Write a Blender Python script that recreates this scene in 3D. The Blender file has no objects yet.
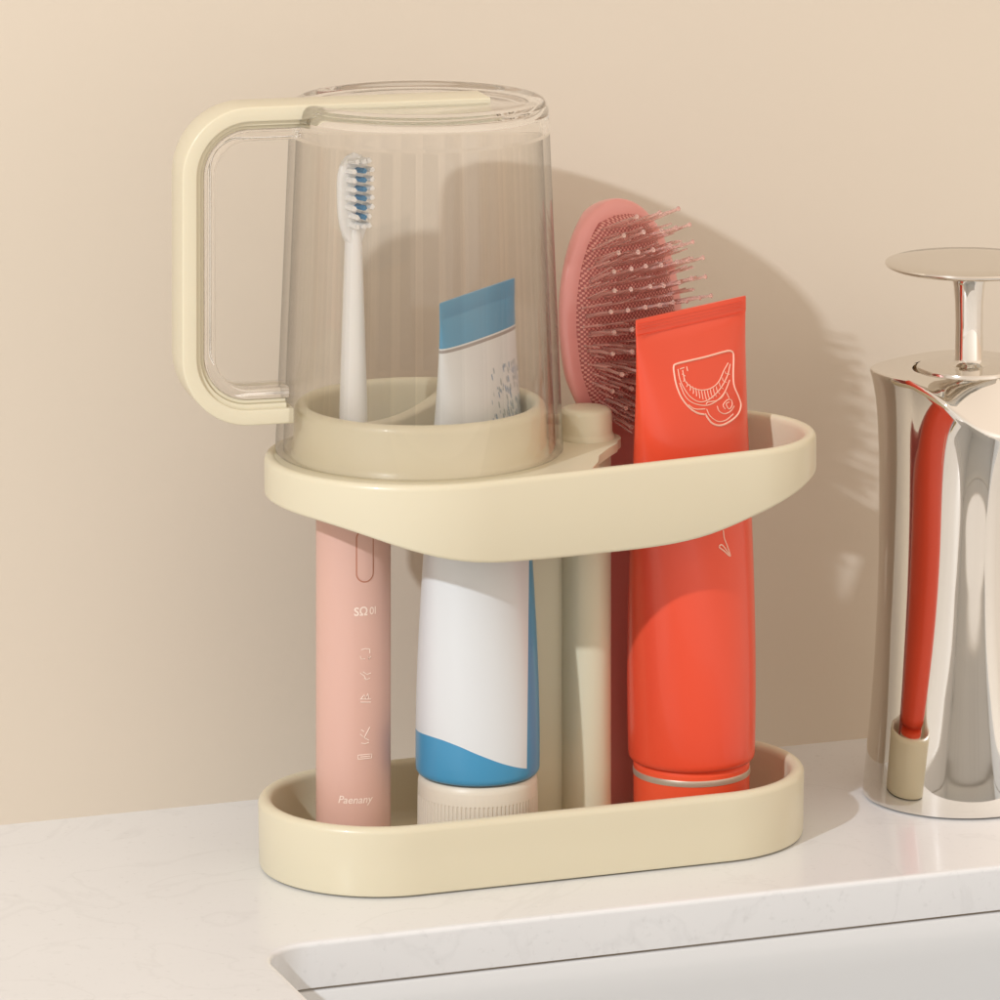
import bpy, bmesh, math, random
from math import sin, cos, pi, radians, sqrt, atan2
from mathutils import Vector, Matrix

# ------------------------------------------------------------------ camera
sc = bpy.context.scene
COL = sc.collection
U = 0.0003                      # one length unit of this script: 0.3 mm
F, YH = 5200.0, -660.0          # focal length and horizon row, in photo pixels
YAW = radians(20)
DV = (sin(YAW), cos(YAW)); RV = (cos(YAW), -sin(YAW))
D0 = F                          # camera distance in units
CZ = 847 - YH                   # camera height in units
CX = -D0*DV[0] + (-34)*RV[0]
CY = -D0*DV[1] + (-34)*RV[1]

def at_z(px, py, z=0.0):
    dep = F*(CZ - z)/(py - YH)
    lat = (px-500)/F*dep
    return (CX + dep*DV[0] + lat*RV[0], CY + dep*DV[1] + lat*RV[1], z)

cam = bpy.data.cameras.new('camera')
camo = bpy.data.objects.new('camera', cam); COL.objects.link(camo)
cam.sensor_width = 36; cam.sensor_fit = 'HORIZONTAL'
cam.lens = 36*F/1000
cam.shift_y = -(500 - YH)/1000
cam.clip_start = 0.05; cam.clip_end = 60
camo.location = (CX*U, CY*U, CZ*U)
camo.rotation_euler = (radians(90), 0, -YAW)
sc.camera = camo

# ------------------------------------------------------------------ world: soft warm room light
world = bpy.data.worlds.new('World'); sc.world = world; world.use_nodes = True
nt = world.node_tree; nt.nodes.clear()
def wn(t, **k):
    n = nt.nodes.new(t)
    for a, b in k.items(): setattr(n, a, b)
    return n
wo = wn('ShaderNodeOutputWorld'); bg = wn('ShaderNodeBackground')
tc = wn('ShaderNodeTexCoord')
dot = wn('ShaderNodeVectorMath', operation='DOT_PRODUCT')
nt.links.new(tc.outputs['Generated'], dot.inputs[0])
dot.inputs[1].default_value = (-DV[0], -DV[1], 0.0)
sep = wn('ShaderNodeSeparateXYZ'); nt.links.new(tc.outputs['Generated'], sep.inputs[0])
ramp = wn('ShaderNodeValToRGB')           # round the room: wall side, bright sides, duller middle behind the camera
nt.links.new(dot.outputs['Value'], ramp.inputs[0])
AMB = 0.93
cr = ramp.color_ramp; cr.interpolation = 'EASE'
cr.elements[0].position = 0.0; cr.elements[0].color = (.82, .62, .46, 1)
cr.elements[1].position = 1.0; cr.elements[1].color = (1.25, 1.13, 1.0, 1)
for p, c in ((.25, (.86, .65, .50, 1)), (.42, (1.04, .86, .70, 1)), (.60, (1.5, 1.36, 1.22, 1)), (.80, (1.35, 1.22, 1.1, 1))):
    e = cr.elements.new(p); e.color = c
rz = wn('ShaderNodeValToRGB'); nt.links.new(sep.outputs['Z'], rz.inputs[0])
rz.color_ramp.elements[0].position = 0.0; rz.color_ramp.elements[0].color = (0, 0, 0, 1)
rz.color_ramp.elements[1].position = .55; rz.color_ramp.elements[1].color = (1, 1, 1, 1)
mixw = wn('ShaderNodeMix', data_type='RGBA')
nt.links.new(rz.outputs[0], mixw.inputs['Factor'])
nt.links.new(ramp.outputs[0], mixw.inputs['A'])
mixw.inputs['B'].default_value = (1.12, .94, .78, 1)
nt.links.new(mixw.outputs['Result'], bg.inputs[0])

dotr = wn('ShaderNodeVectorMath', operation='DOT_PRODUCT'); nt.links.new(tc.outputs['Generated'], dotr.inputs[0])
dotr.inputs[1].default_value = (RV[0], RV[1], 0.0)
side = wn('ShaderNodeMath', operation='MULTIPLY_ADD'); nt.links.new(dotr.outputs['Value'], side.inputs[0])
side.inputs[1].default_value = .25*AMB; side.inputs[2].default_value = AMB     # added fill: stronger from the right, to lift the wall shadow
nt.links.new(side.outputs[0], bg.inputs[1])
nt.links.new(bg.outputs[0], wo.inputs[0])

# ------------------------------------------------------------------ key light
def spot(name, direction, dist, energy, radius, color):
    l = bpy.data.lights.new(name, 'SPOT'); o = bpy.data.objects.new(name, l); COL.objects.link(o)
    d = Vector(direction).normalized()
    o.location = Vector((0, 0, .12)) - d*dist
    o.rotation_euler = d.to_track_quat('-Z', 'Y').to_euler()
    l.energy = energy; l.shadow_soft_size = radius; l.color = color
    l.spot_size = radians(50); l.spot_blend = .6
    return o
spot('key_lamp', (1.32, 1.0, -.92), 3.2, 238, .036, (.92, .975, 1.05))

sc.view_settings.view_transform = 'Standard'
sc.view_settings.look = 'None'
sc.view_settings.exposure = -0.07
sc.view_settings.gamma = 1.0
sc.render.engine = 'CYCLES'
cy = sc.cycles
cy.use_denoising = True
cy.max_bounces = 48; cy.transmission_bounces = 48; cy.transparent_max_bounces = 24
cy.glossy_bounces = 40; cy.diffuse_bounces = 5
cy.caustics_refractive = True; cy.caustics_reflective = True
cy.sample_clamp_indirect = 4.0; cy.blur_glossy = 0.3

# ------------------------------------------------------------------ material helpers
def mat(name, color, rough=.4, metal=0, trans=0, ior=1.45, coat=0, sss=0, spec=.5, noise=None, bump=None):
    m = bpy.data.materials.new(name); m.use_nodes = True
    n = m.node_tree; b = n.nodes['Principled BSDF']
    b.inputs['Base Color'].default_value = (*color, 1)
    b.inputs['Roughness'].default_value = rough
    b.inputs['Metallic'].default_value = metal
    b.inputs['Transmission Weight'].default_value = trans
    b.inputs['IOR'].default_value = ior
    b.inputs['Coat Weight'].default_value = coat
    b.inputs['Coat Roughness'].default_value = .08
    b.inputs['Specular IOR Level'].default_value = spec
    if sss:
        b.inputs['Subsurface Weight'].default_value = sss
        b.inputs['Subsurface Radius'].default_value = (.004, .003, .002)
        b.inputs['Subsurface Scale'].default_value = 1.0
    t = n.nodes.new('ShaderNodeTexCoord')
    if noise:                                  # (scale, amount) gentle mottling of the surface colour
        nz = n.nodes.new('ShaderNodeTexNoise'); nz.inputs['Scale'].default_value = noise[0]; nz.inputs['Detail'].default_value = 5
        n.links.new(t.outputs['Object'], nz.inputs['Vector'])
        hs = n.nodes.new('ShaderNodeHueSaturation'); hs.inputs['Color'].default_value = (*color, 1)
        mr = n.nodes.new('ShaderNodeMapRange'); mr.inputs['To Min'].default_value = 1-noise[1]; mr.inputs['To Max'].default_value = 1+noise[1]
        n.links.new(nz.outputs['Fac'], mr.inputs['Value']); n.links.new(mr.outputs[0], hs.inputs['Value'])
        n.links.new(hs.outputs[0], b.inputs['Base Color'])
    if bump:
        nb = n.nodes.new('ShaderNodeTexNoise'); nb.inputs['Scale'].default_value = bump[0]; nb.inputs['Detail'].default_value = 4
        n.links.new(t.outputs['Object'], nb.inputs['Vector'])
        bp = n.nodes.new('ShaderNodeBump'); bp.inputs['Strength'].default_value = bump[1]; bp.inputs['Distance'].default_value = bump[2]
        n.links.new(nb.outputs['Fac'], bp.inputs['Height']); n.links.new(bp.outputs[0], b.inputs['Normal'])
    return m
def N(m, t, **k):
    n = m.node_tree.nodes.new(t)
    for a, b in k.items(): setattr(n, a, b)
    return n
def L(m, a, b): m.node_tree.links.new(a, b)
def M2(m, op, a, b=None, c=None):
    n = N(m, 'ShaderNodeMath', operation=op)
    for i, v in enumerate((a, b, c)):
        if v is None: continue
        if isinstance(v, (int, float)): n.inputs[i].default_value = v
        else: L(m, v, n.inputs[i])
    return n.outputs[0]

CREAM = (.655, .60, .445)
m_cream = mat('cream_plastic', CREAM, .34, sss=.12, coat=.15, bump=(900, .03, .0002))
m_wall = mat('wall_paint', (.635, .565, .468), .75, spec=.2, noise=(3.0, .015), bump=(420, .10, .0004))
m_pink = mat('pink_plastic', (.64, .40, .33), .36, coat=.1, sss=.1)
m_white = mat('white_plastic', (.82, .82, .81), .3, sss=.1, coat=.2)
m_letter = mat('pale_print', (.84, .69, .60), .4)
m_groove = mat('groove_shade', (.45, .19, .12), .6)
m_bluetuft = mat('blue_bristle', (.05, .22, .42), .5)
m_whitetuft = mat('white_bristle', (.85, .85, .84), .5)
m_cap = mat('ivory_cap', (.66, .60, .50), .38, sss=.08)
m_orange = mat('orange_red_tube', (.77, .075, .03), .33, coat=.25, noise=(60, .02), bump=(50, .12, .001))
m_orangecap = mat('orange_red_cap', (.83, .095, .035), .38, coat=.1)
m_silver = mat('silver_band', (.62, .56, .45), .35, metal=.6)
m_lineart = mat('pale_pink_ink', (.90, .55, .43), .5)
m_brushbody = mat('rose_plastic', (.70, .30, .275), .3, coat=.3, sss=.05)
m_chrome = mat('polished_steel', (.80, .77, .72), .035, metal=1)
m_chrome2 = mat('brushed_steel', (.74, .70, .64), .12, metal=1)
m_dark = mat('dark_gap', (.06, .045, .03), .7)
m_sink = mat('sink_ceramic', (.67, .69, .70), .18, coat=.3, spec=.4)
m_seal = mat('seal_strip', (.34, .28, .21), .6)

# bristle plastic
m_bristle = mat('clear_pink_bristle', (.98, .72, .66), .12, trans=.75, ior=1.4, coat=.3)

# clear plastic: true refraction for thick pieces, a thin tinted sheet for the cup's wall
def clear(name, tint, ior=1.47):
    m = bpy.data.materials.new(name); m.use_nodes = True; m.node_tree.nodes.clear()
    out = N(m, 'ShaderNodeOutputMaterial')
    gl = N(m, 'ShaderNodeBsdfPrincipled')
    gl.inputs['Base Color'].default_value = (*tint, 1); gl.inputs['Transmission Weight'].default_value = 1
    gl.inputs['IOR'].default_value = ior; gl.inputs['Roughness'].default_value = 0
    L(m, gl.outputs[0], out.inputs[0])
    return m
def clear_wall(name, tint, straight):
    m = bpy.data.materials.new(name); m.use_nodes = True; m.node_tree.nodes.clear()
    out = N(m, 'ShaderNodeOutputMaterial')
    t = N(m, 'ShaderNodeTexCoord'); sp = N(m, 'ShaderNodeSeparateXYZ'); L(m, t.outputs['Object'], sp.inputs[0])
    # 36 flutes painted as tint stripes, standing in for their refraction and glints
    ang = M2(m, 'ARCTAN2', sp.outputs['Y'], sp.outputs['X'])
    fr = M2(m, 'FRACT', M2(m, 'ADD', M2(m, 'MULTIPLY', ang, 36/(2*pi)), 100))
    band = M2(m, 'MULTIPLY', M2(m, 'LESS_THAN', sp.outputs['Z'], (718-405)*U), M2(m, 'GREATER_THAN', sp.outputs['Z'], 52*U))
    rib = M2(m, 'GREATER_THAN', fr, .93)
    lw = N(m, 'ShaderNodeLayerWeight'); lw.inputs[0].default_value = .5
    fac = lw.outputs['Facing']
    k = M2(m, 'SUBTRACT', 1.0, M2(m, 'MULTIPLY', band, M2(m, 'SUBTRACT', M2(m, 'MULTIPLY', fr, .035), M2(m, 'MULTIPLY', rib, .045))))
    k = M2(m, 'MULTIPLY', k, M2(m, 'SUBTRACT', 1.0, M2(m, 'MULTIPLY', M2(m, 'POWER', fac, 5.0), .42)))   # longer way through the wall at the sides
    hs = N(m, 'ShaderNodeVectorMath', operation='SCALE'); hs.inputs[0].default_value = tint; L(m, k, hs.inputs['Scale'])
    tr = N(m, 'ShaderNodeBsdfTransparent'); L(m, hs.outputs[0], tr.inputs[0])
    rf = N(m, 'ShaderNodeBsdfRefraction'); rf.inputs['IOR'].default_value = 1.006; rf.inputs['Roughness'].default_value = 0
    L(m, hs.outputs[0], rf.inputs[0])
    a = N(m, 'ShaderNodeMixShader'); a.inputs[0].default_value = straight
    L(m, rf.outputs[0], a.inputs[1]); L(m, tr.outputs[0], a.inputs[2])
    gs = N(m, 'ShaderNodeBsdfGlossy'); gs.inputs['Roughness'].default_value = .02
    sch = M2(m, 'ADD', M2(m, 'MULTIPLY', M2(m, 'POWER', fac, 4.2), .75), .035)
    b_ = N(m, 'ShaderNodeMixShader'); L(m, sch, b_.inputs[0]); L(m, a.outputs[0], b_.inputs[1]); L(m, gs.outputs[0], b_.inputs[2])
    L(m, b_.outputs[0], out.inputs[0])
    return m
m_clear = clear('clear_plastic', (.985, .98, .97), 1.3)
m_clear2 = clear('clear_grip_plastic', (.92, .90, .87))
m_clearwall = clear_wall('clear_cup_wall', (.990, .984, .972), .70)

# counter: white quartz with faint veins and specks
def counter_mat():
    m = mat('white_quartz', (.74, .755, .765), .22, coat=.25)
    b = m.node_tree.nodes['Principled BSDF']
    t = N(m, 'ShaderNodeTexCoord')
    n1 = N(m, 'ShaderNodeTexNoise'); n1.inputs['Scale'].default_value = 16; n1.inputs['Detail'].default_value = 8; n1.inputs['Distortion'].default_value = 1.2
    L(m, t.outputs['Object'], n1.inputs['Vector'])
    v = M2(m, 'ABSOLUTE', M2(m, 'SUBTRACT', n1.outputs['Fac'], .5))
    v = N(m, 'ShaderNodeMapRange'); L(m, M2(m, 'ABSOLUTE', M2(m, 'SUBTRACT', n1.outputs['Fac'], .5)), v.inputs['Value'])
    v.inputs['From Min'].default_value = 0; v.inputs['From Max'].default_value = .02; v.inputs['To Min'].default_value = .955; v.inputs['To Max'].default_value = 1
    n2 = N(m, 'ShaderNodeTexNoise'); n2.inputs['Scale'].default_value = 420; n2.inputs['Detail'].default_value = 2
    L(m, t.outputs['Object'], n2.inputs['Vector'])
    s = N(m, 'ShaderNodeMapRange'); L(m, n2.outputs['Fac'], s.inputs['Value'])
    s.inputs['From Min'].default_value = .62; s.inputs['From Max'].default_value = .75; s.inputs['To Min'].default_value = 1; s.inputs['To Max'].default_value = .93
    n3 = N(m, 'ShaderNodeTexNoise'); n3.inputs['Scale'].default_value = 7; n3.inputs['Detail'].default_value = 6
    L(m, t.outputs['Object'], n3.inputs['Vector'])
    s3 = N(m, 'ShaderNodeMapRange'); L(m, n3.outputs['Fac'], s3.inputs['Value'])
    s3.inputs['From Min'].default_value = .3; s3.inputs['From Max'].default_value = .7; s3.inputs['To Min'].default_value = .96; s3.inputs['To Max'].default_value = 1.03
    k = M2(m, 'MULTIPLY', M2(m, 'MULTIPLY', v.outputs[0], s.outputs[0]), s3.outputs[0])
    hs = N(m, 'ShaderNodeHueSaturation'); hs.inputs['Color'].default_value = (.74, .755, .765, 1)
    L(m, k, hs.inputs['Value']); L(m, hs.outputs[0], b.inputs['Base Color'])
    return m
m_quartz = counter_mat()

# ------------------------------------------------------------------ mesh helpers (all coordinates in units)
def new_obj(name, bm, material, parent=None, smooth=35, recalc=True):
    if recalc: bmesh.ops.recalc_face_normals(bm, faces=bm.faces)
    bmesh.ops.scale(bm, vec=(U, U, U), verts=bm.verts)
    me = bpy.data.meshes.new(name); bm.to_mesh(me); bm.free()
    for p in me.polygons: p.use_smooth = True
    me.set_sharp_from_angle(angle=radians(smooth))
    mats = material if isinstance(material, (list, tuple)) else [material]
    for mm in mats: me.materials.append(mm)
    o = bpy.data.objects.new(name, me); COL.objects.link(o)
    if parent: o.parent = parent
    return o

def thing(name, label, cat, loc=(0, 0, 0), rz=0):
    o = bpy.data.objects.new(name, None); COL.objects.link(o)
    o.empty_display_size = .02
    o.location = (loc[0]*U, loc[1]*U, loc[2]*U); o.rotation_euler = (0, 0, rz)
    o['label'] = label; o['category'] = cat
    return o

def loft(bm, rings, cap0=True, cap1=True, closed=True, loop=False):
    vs = [[bm.verts.new(p) for p in r] for r in rings]
    n = len(vs[0]); m = len(vs)
    for i in range(m if loop else m-1):
        a, b = vs[i], vs[(i+1) % m]
        for j in range(n if closed else n-1):
            k = (j+1) % n
            bm.faces.new((a[j], a[k], b[k], b[j]))
    if not loop:
        if cap0: bm.faces.new(vs[0][::-1])
        if cap1: bm.faces.new(vs[-1])
    return vs

def circ(r, z, n=64, cx=0, cy=0):
    return [(cx+r*cos(2*pi*i/n), cy+r*sin(2*pi*i/n), z) for i in range(n)]

def lathe(bm, prof, n=96, cx=0, cy=0, loop=False, cap0=True, cap1=True):
    return loft(bm, [circ(max(r, .01), z, n, cx, cy) for r, z in prof], cap0=cap0, cap1=cap1, loop=loop)

def fillet(pts, r, n=6):
    """round the inner corners of an open polyline"""
    out = [pts[0]]
    for i in range(1, len(pts)-1):
        p0, p1, p2 = Vector(pts[i-1]), Vector(pts[i]), Vector(pts[i+1])
        rr = r[i-1] if isinstance(r, (list, tuple)) else r
        a = (p0-p1); b = (p2-p1)
        d1, d2 = a.normalized(), b.normalized()
        rr = min(rr, a.length*.49, b.length*.49)
        for k in range(n+1):
            t = k/n
            q = (p1+d1*rr)*(1-t)**2 + p1*2*t*(1-t) + (p1+d2*rr)*t*t
            out.append(tuple(q))
    out.append(pts[-1])
    return out

def arcround(pts, r, n=10):
    """true circular corners for right angles in an open polyline"""
    out = [pts[0]]
    for i in range(1, len(pts)-1):
        p0, p1, p2 = Vector(pts[i-1]), Vector(pts[i]), Vector(pts[i+1])
        d1, d2 = (p0-p1).normalized(), (p2-p1).normalized()
        c = p1 + d1*r + d2*r
        for k in range(n+1):
            t = k/n*pi/2
            out.append(tuple(c - d2*r*cos(t) - d1*r*sin(t)))
    out.append(pts[-1])
    return out

def tube_path(bm, pts, rad, n=6):
    """round wire along a 3-D polyline"""
    rings = []
    P = [Vector(p) for p in pts]
    prev = None
    for i, p in enumerate(P):
        t = (P[min(i+1, len(P)-1)] - P[max(i-1, 0)]).normalized()
        ref = prev if prev is not None else (Vector((0, 0, 1)) if abs(t.z) < .9 else Vector((1, 0, 0)))
        u = (ref - t*ref.dot(t))
        if u.length < 1e-6: u = t.orthogonal()
        u.normalize(); v = t.cross(u); prev = u
        rr = rad[i] if isinstance(rad, (list, tuple)) else rad
        rings.append([tuple(p + u*rr*cos(2*pi*k/n) + v*rr*sin(2*pi*k/n)) for k in range(n)])
    loft(bm, rings)

def rbox(bm, x0, x1, y0, y1, z0, z1, r=1.0):
    b2 = bmesh.new()
    v = bmesh.ops.create_cube(b2, size=1)['verts']
    bmesh.ops.scale(b2, vec=(x1-x0, y1-y0, z1-z0), verts=v)
    bmesh.ops.translate(b2, vec=((x0+x1)/2, (y0+y1)/2, (z0+z1)/2), verts=v)
    if r: bmesh.ops.bevel(b2, geom=b2.edges[:], offset=r, segments=3, profile=.5, affect='EDGES')
    me = bpy.data.meshes.new('t'); b2.to_mesh(me); b2.free(); bm.from_mesh(me); bpy.data.meshes.remove(me)

# outline of a hull of two circles, offset inward by d (same point count and order for every d)
def hull(xl, rl, xr, rr, n=40, ns=26):
    a = math.asin((rl-rr)/(xr-xl))
    def out(d, z):
        pts = []
        def P(cx, r, t): return (cx+(r-d)*cos(t), (r-d)*sin(t))
        t0, t1 = pi/2-a, 3*pi/2+a
        for i in range(n): pts.append(P(xl, rl, t0+(t1-t0)*i/(n-1)))
        A = P(xl, rl, t1); B = P(xr, rr, -pi/2+a)
        for i in range(1, ns): pts.append((A[0]+(B[0]-A[0])*i/ns, A[1]+(B[1]-A[1])*i/ns))
        s0, s1 = -pi/2+a, pi/2-a
        for i in range(n): pts.append(P(xr, rr, s0+(s1-s0)*i/(n-1)))
        A = P(xr, rr, s1); B = P(xl, rl, t0)
        for i in range(1, ns): pts.append((A[0]+(B[0]-A[0])*i/ns, A[1]+(B[1]-A[1])*i/ns))
        if callable(z): return [(x, y, z(x, y)) for x, y in pts]
        return [(x, y, z) for x, y in pts]
    return out

def interp(x, tab):
    if x <= tab[0][0]: return tab[0][1]
    for (a, b), (c, d) in zip(tab, tab[1:]):
        if x <= c:
            t = (x-a)/(c-a); 
            return b+(d-b)*t
    return tab[-1][1]
def sinterp(x, tab):
    """smooth version of interp: average over a small window"""
    return sum(interp(x+k*4, tab) for k in range(-6, 7))/13

# ------------------------------------------------------------------ setting: wall, counter, sink
WALLY = at_z(430, 782)[1]
bm = bmesh.new(); rbox(bm, -7000, 9000, WALLY, WALLY+300, -60, 8000, 0)
o = new_obj('wall', bm, m_wall); o['label'] = 'plain beige painted wall behind the white counter'; o['category'] = 'wall'

SY = at_z(650, 905)[1]                       # back edge of the sink cut-out
SX = at_z(275, 966)[0]                       # its left edge
SLAB = 43.0
def rrect(x0, x1, y0, y1, r, z, n=10):
    pts = []
    for cx, cy, t in ((x1-r, y1-r, 0), (x0+r, y1-r, pi/2), (x0+r, y0+r, pi), (x1-r, y0+r, 3*pi/2)):
        for i in range(n+1): pts.append((cx+r*cos(t+pi/2*i/n), cy+r*sin(t+pi/2*i/n), z))
    return pts
SX1, SY0 = at_z(958, 793.5)[0]+310, SY-700
bm = bmesh.new()
def hole(d, z): return rrect(SX-d, SX1+d, SY0-d, SY+d, 52+d, z)
top_h = [bm.verts.new(p) for p in hole(9, 0)]
outer = [bm.verts.new(p) for p in rrect(-7000, 9000, SY0-1900, WALLY, .5, 0, 1)]
eds = [bm.edges.new((l[i], l[(i+1) % len(l)])) for l in (top_h, outer) for i in range(len(l))]
bmesh.ops.triangle_fill(bm, use_beauty=True, edges=eds)
for f in bm.faces:
    f.normal_update()
    if f.normal.z < 0: f.normal_flip()
# rounded arris then the slab's cut face
prev = top_h
for d, z in ((4.2, 0), (2.2, -.4), (.9, -1.4), (.2, -2.8), (0, -4.5), (0, -SLAB)):
    cur = [bm.verts.new(p) for p in hole(d, z)]
    for i in range(len(cur)):
        k = (i+1) % len(cur); bm.faces.new((prev[i], prev[k], cur[k], cur[i]))
    prev = cur
bot = [bm.verts.new(p) for p in rrect(-7000, 9000, SY0-1900, WALLY, .5, -SLAB, 1)]
for i in range(len(bot)):
    k = (i+1) % len(bot); bm.faces.new((outer[i], outer[k], bot[k], bot[i]))
o = new_obj('countertop', bm, m_quartz, smooth=30); o['label'] = 'white speckled stone countertop the rack and dispenser stand on'; o['category'] = 'countertop'

sink = thing('sink', 'white undermount sink basin let into the front of the counter', 'sink', (SX, SY, 0))
bm = bmesh.new()
def sh(d, z): return [(x-SX, y-SY, z) for x, y, _ in rrect(SX-d, SX1+d, SY0-d, SY+d, max(52+d, 8), z)]
loft(bm, [sh(60, -SLAB-2.6), sh(3, -SLAB-2.6), sh(.5, -SLAB-3.3), sh(-.6, -SLAB-5), sh(-2, -SLAB-40), sh(-14, -SLAB-400), sh(-40, -SLAB-470), sh(-110, -SLAB-490)], cap0=False, cap1=True)
new_obj('basin', bm, m_sink, sink, smooth=50, recalc=False)
bm = bmesh.new()
loft(bm, [sh(5, -SLAB+.0), sh(5, -SLAB-2.5)], cap0=False, cap1=False)
new_obj('seal', bm, m_seal, sink, recalc=False)

# ------------------------------------------------------------------ the rack
rack = thing('bathroom_rack', 'cream plastic two tier rack holding the cup, toothbrush, tubes and hairbrush', 'rack')
low = hull(-163, 119, 163, 119)
prof = [(3, 1.2), (1, 2.2), (0, 5), (-1, 62)] + [(6.0-7.0*cos(t), 62+6.5*sin(t)) for t in [pi*k/10 for k in range(1, 10)]] + [(13, 61), (13.5, 50), (15, 20), (17, 15), (22, 12)]
bm = bmesh.new()
loft(bm, [low(d, z) for d, z in prof], cap0=True, cap1=True)
new_obj('lower_tray', bm, m_cream, rack, smooth=40)

ZD = 404.0
up = hull(-122, 153, 184, 113)
HT = [(-300, 37), (-270, 38), (-235, 44), (-200, 56), (-165, 67), (-130, 75), (-95, 79.5), (-20, 82), (77, 83), (120, 81), (155, 75), (185, 66), (238, 50), (290, 36), (320, 34)]
def zb(k): return lambda x, y: ZD - sinterp(x, HT) + k
ring = [up(1.5, zb(0)), up(.3, zb(1.2)), up(0, zb(3)), up(0, ZD-6), up(.5, ZD-3.4), up(1.8, ZD-1.4), up(3.6, ZD-.3), up(6, ZD),
        up(8.4, ZD-.2), up(10.6, ZD-1.4), up(12, ZD-3.6), up(12.3, ZD-7), up(12.3, zb(3)), up(11.6, zb(1)), up(10, zb(0))]
utray = None
bm = bmesh.new(); loft(bm, ring, loop=True)
utray = new_obj('upper_tray', bm, m_cream, rack, smooth=40)
# deck plate between the rim and the cup collar
CCX, CCY = -119.0, 4.0
bm = bmesh.new()
bd = up(9, ZD-1.0)
left = [(x, y) for x, y, z in bd if x < 24]
lf = sorted([p for p in left], key=lambda p: atan2(p[1], p[0]+122) % (2*pi))
PX, PY = 60.0, 11.0
right_edge = [(30, -100), (42, -72), (62, -45), (80, -24)] + [(PX+35*cos(t), PY+35*sin(t)) for t in [radians(k) for k in range(-45, 61, 12)]] + [(64, 62), (44, 90), (30, 108)]
outl = lf + right_edge
va = [bm.verts.new((x, y, ZD-1.0)) for x, y in outl]
vb = [bm.verts.new((x, y, z)) for x, y, z in circ(112, ZD-1.0, 72, CCX, CCY)]
eds = [bm.edges.new((l[i], l[(i+1) % len(l)])) for l in (va, vb) for i in range(len(l))]
bmesh.ops.triangle_fill(bm, use_beauty=True, edges=eds)
ext = bmesh.ops.extrude_face_region(bm, geom=bm.faces[:])
bmesh.ops.translate(bm, vec=(0, 0, -9), verts=[v for v in ext['geom'] if isinstance(v, bmesh.types.BMVert)])
new_obj('deck', bm, m_cream, utray, smooth=30)
# cup collar
bm = bmesh.new()
CH = 50
cp = [(113, ZD-12), (129, ZD-3), (128.6, ZD+.3), (127, ZD+3), (126.2, ZD+7), (125, ZD+CH-9)] + \
     [(118+7*cos(t), ZD+CH-8+8*sin(t)) for t in [pi*k/10 for k in range(0, 11)]] + [(110.5, ZD+CH-14), (110, ZD-12)]
lathe(bm, cp, 128, CCX, CCY, loop=True)
new_obj('collar', bm, m_cream, utray, smooth=40)
# divider bar across the collar (direction given in view terms)
def vw(r, f): return (r*RV[0]+f*DV[0], r*RV[1]+f*DV[1])
bm = bmesh.new()
rings = []
for i in range(17):
    t = i/16
    r, f = -66+(30+66)*t, -88+(104+88)*t
    sag = 10*sin(pi*t)
    x, y = vw(r, f); x += CCX; y += CCY
    tx, ty = vw(.447, .894); nx, ny = -ty, tx
    wdt = 7.5 + 5*abs(2*t-1)**3
    sec = []
    for a, z in ((-1, -34), (-1, -4), (-.85, -1.6), (-.5, -.2), (0, .3), (.5, -.2), (.85, -1.6), (1, -4), (1, -34)):
        sec.append((x+nx*a*wdt, y+ny*a*wdt, ZD+CH-5-sag+z))
    rings.append(sec)
loft(bm, rings)
new_obj('divider_bar', bm, m_cream, utray, smooth=50)
# post with rib and its cap
bm = bmesh.new()
lathe(bm, [(25, 11), (25, ZD-11)], 64, PX, PY)
rbox(bm, 3, 44, 13, 23, 11, ZD-11, 1.5)
new_obj('post', bm, m_cream, rack, smooth=40)
bm = bmesh.new()
lathe(bm, [(29, ZD-8), (29, ZD+1), (27.5, ZD+3), (26.5, ZD+6), (25.8, ZD+24), (24.8, ZD+27), (22.5, ZD+29), (18, ZD+30.2), (9, ZD+31.2), (0, ZD+31.6)], 72, PX, PY)
new_obj('post_cap', bm, m_cream, rack, smooth=45)

# ------------------------------------------------------------------ rinsing cup, upside down over the collar
CUPX, CUPY = -120.0, 4.0
cup = thing('rinsing_cup', 'clear plastic mug with a cream handle, upside down on the rack', 'cup', (CUPX, CUPY, ZD+1))
zc = lambda z: z-(ZD+1)
def cup_r(z): return 143 - (143-128.5)*(z-405)/(745-405)
bm = bmesh.new()
NS = 360
outer_p = [(cup_r(405)-2, 405.5), (cup_r(405), 407.5)] + [(cup_r(z), z) for z in (440, 500, 560, 620, 680, 720, 740)] + [(128.2, 745), (127, 749.5), (124, 753), (119.5, 754.8), (114, 754.9), (108, 753.6), (100, 751.8), (60, 751), (0.01, 751)]
inner_p = [(0.01, 743), (60, 743), (104, 742.8), (113, 741), (118.5, 737), (120.6, 731)] + [(cup_r(z)-7.5, z) for z in (722, 700, 640, 560, 480, 440)] + [(cup_r(410)-8, 407.5), (cup_r(405)-5, 405.5)]
rings = [circ(r, zc(z), NS) for r, z in outer_p]
for r, z in inner_p:
    amp = 0
    rings.append([((r-amp*abs(sin(18*(2*pi*i/NS))))*cos(2*pi*i/NS), (r-amp*abs(sin(18*(2*pi*i/NS))))*sin(2*pi*i/NS), zc(z)) for i in range(NS)])
loft(bm, rings, loop=True)
bmesh.ops.remove_doubles(bm, verts=bm.verts, dist=.02)
for f_ in bm.faces:
    f_.material_index = 1 if f_.calc_center_median().z < zc(725) else 0
new_obj('cup_body', bm, [m_clear, m_clearwall], cup, smooth=25)

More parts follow.
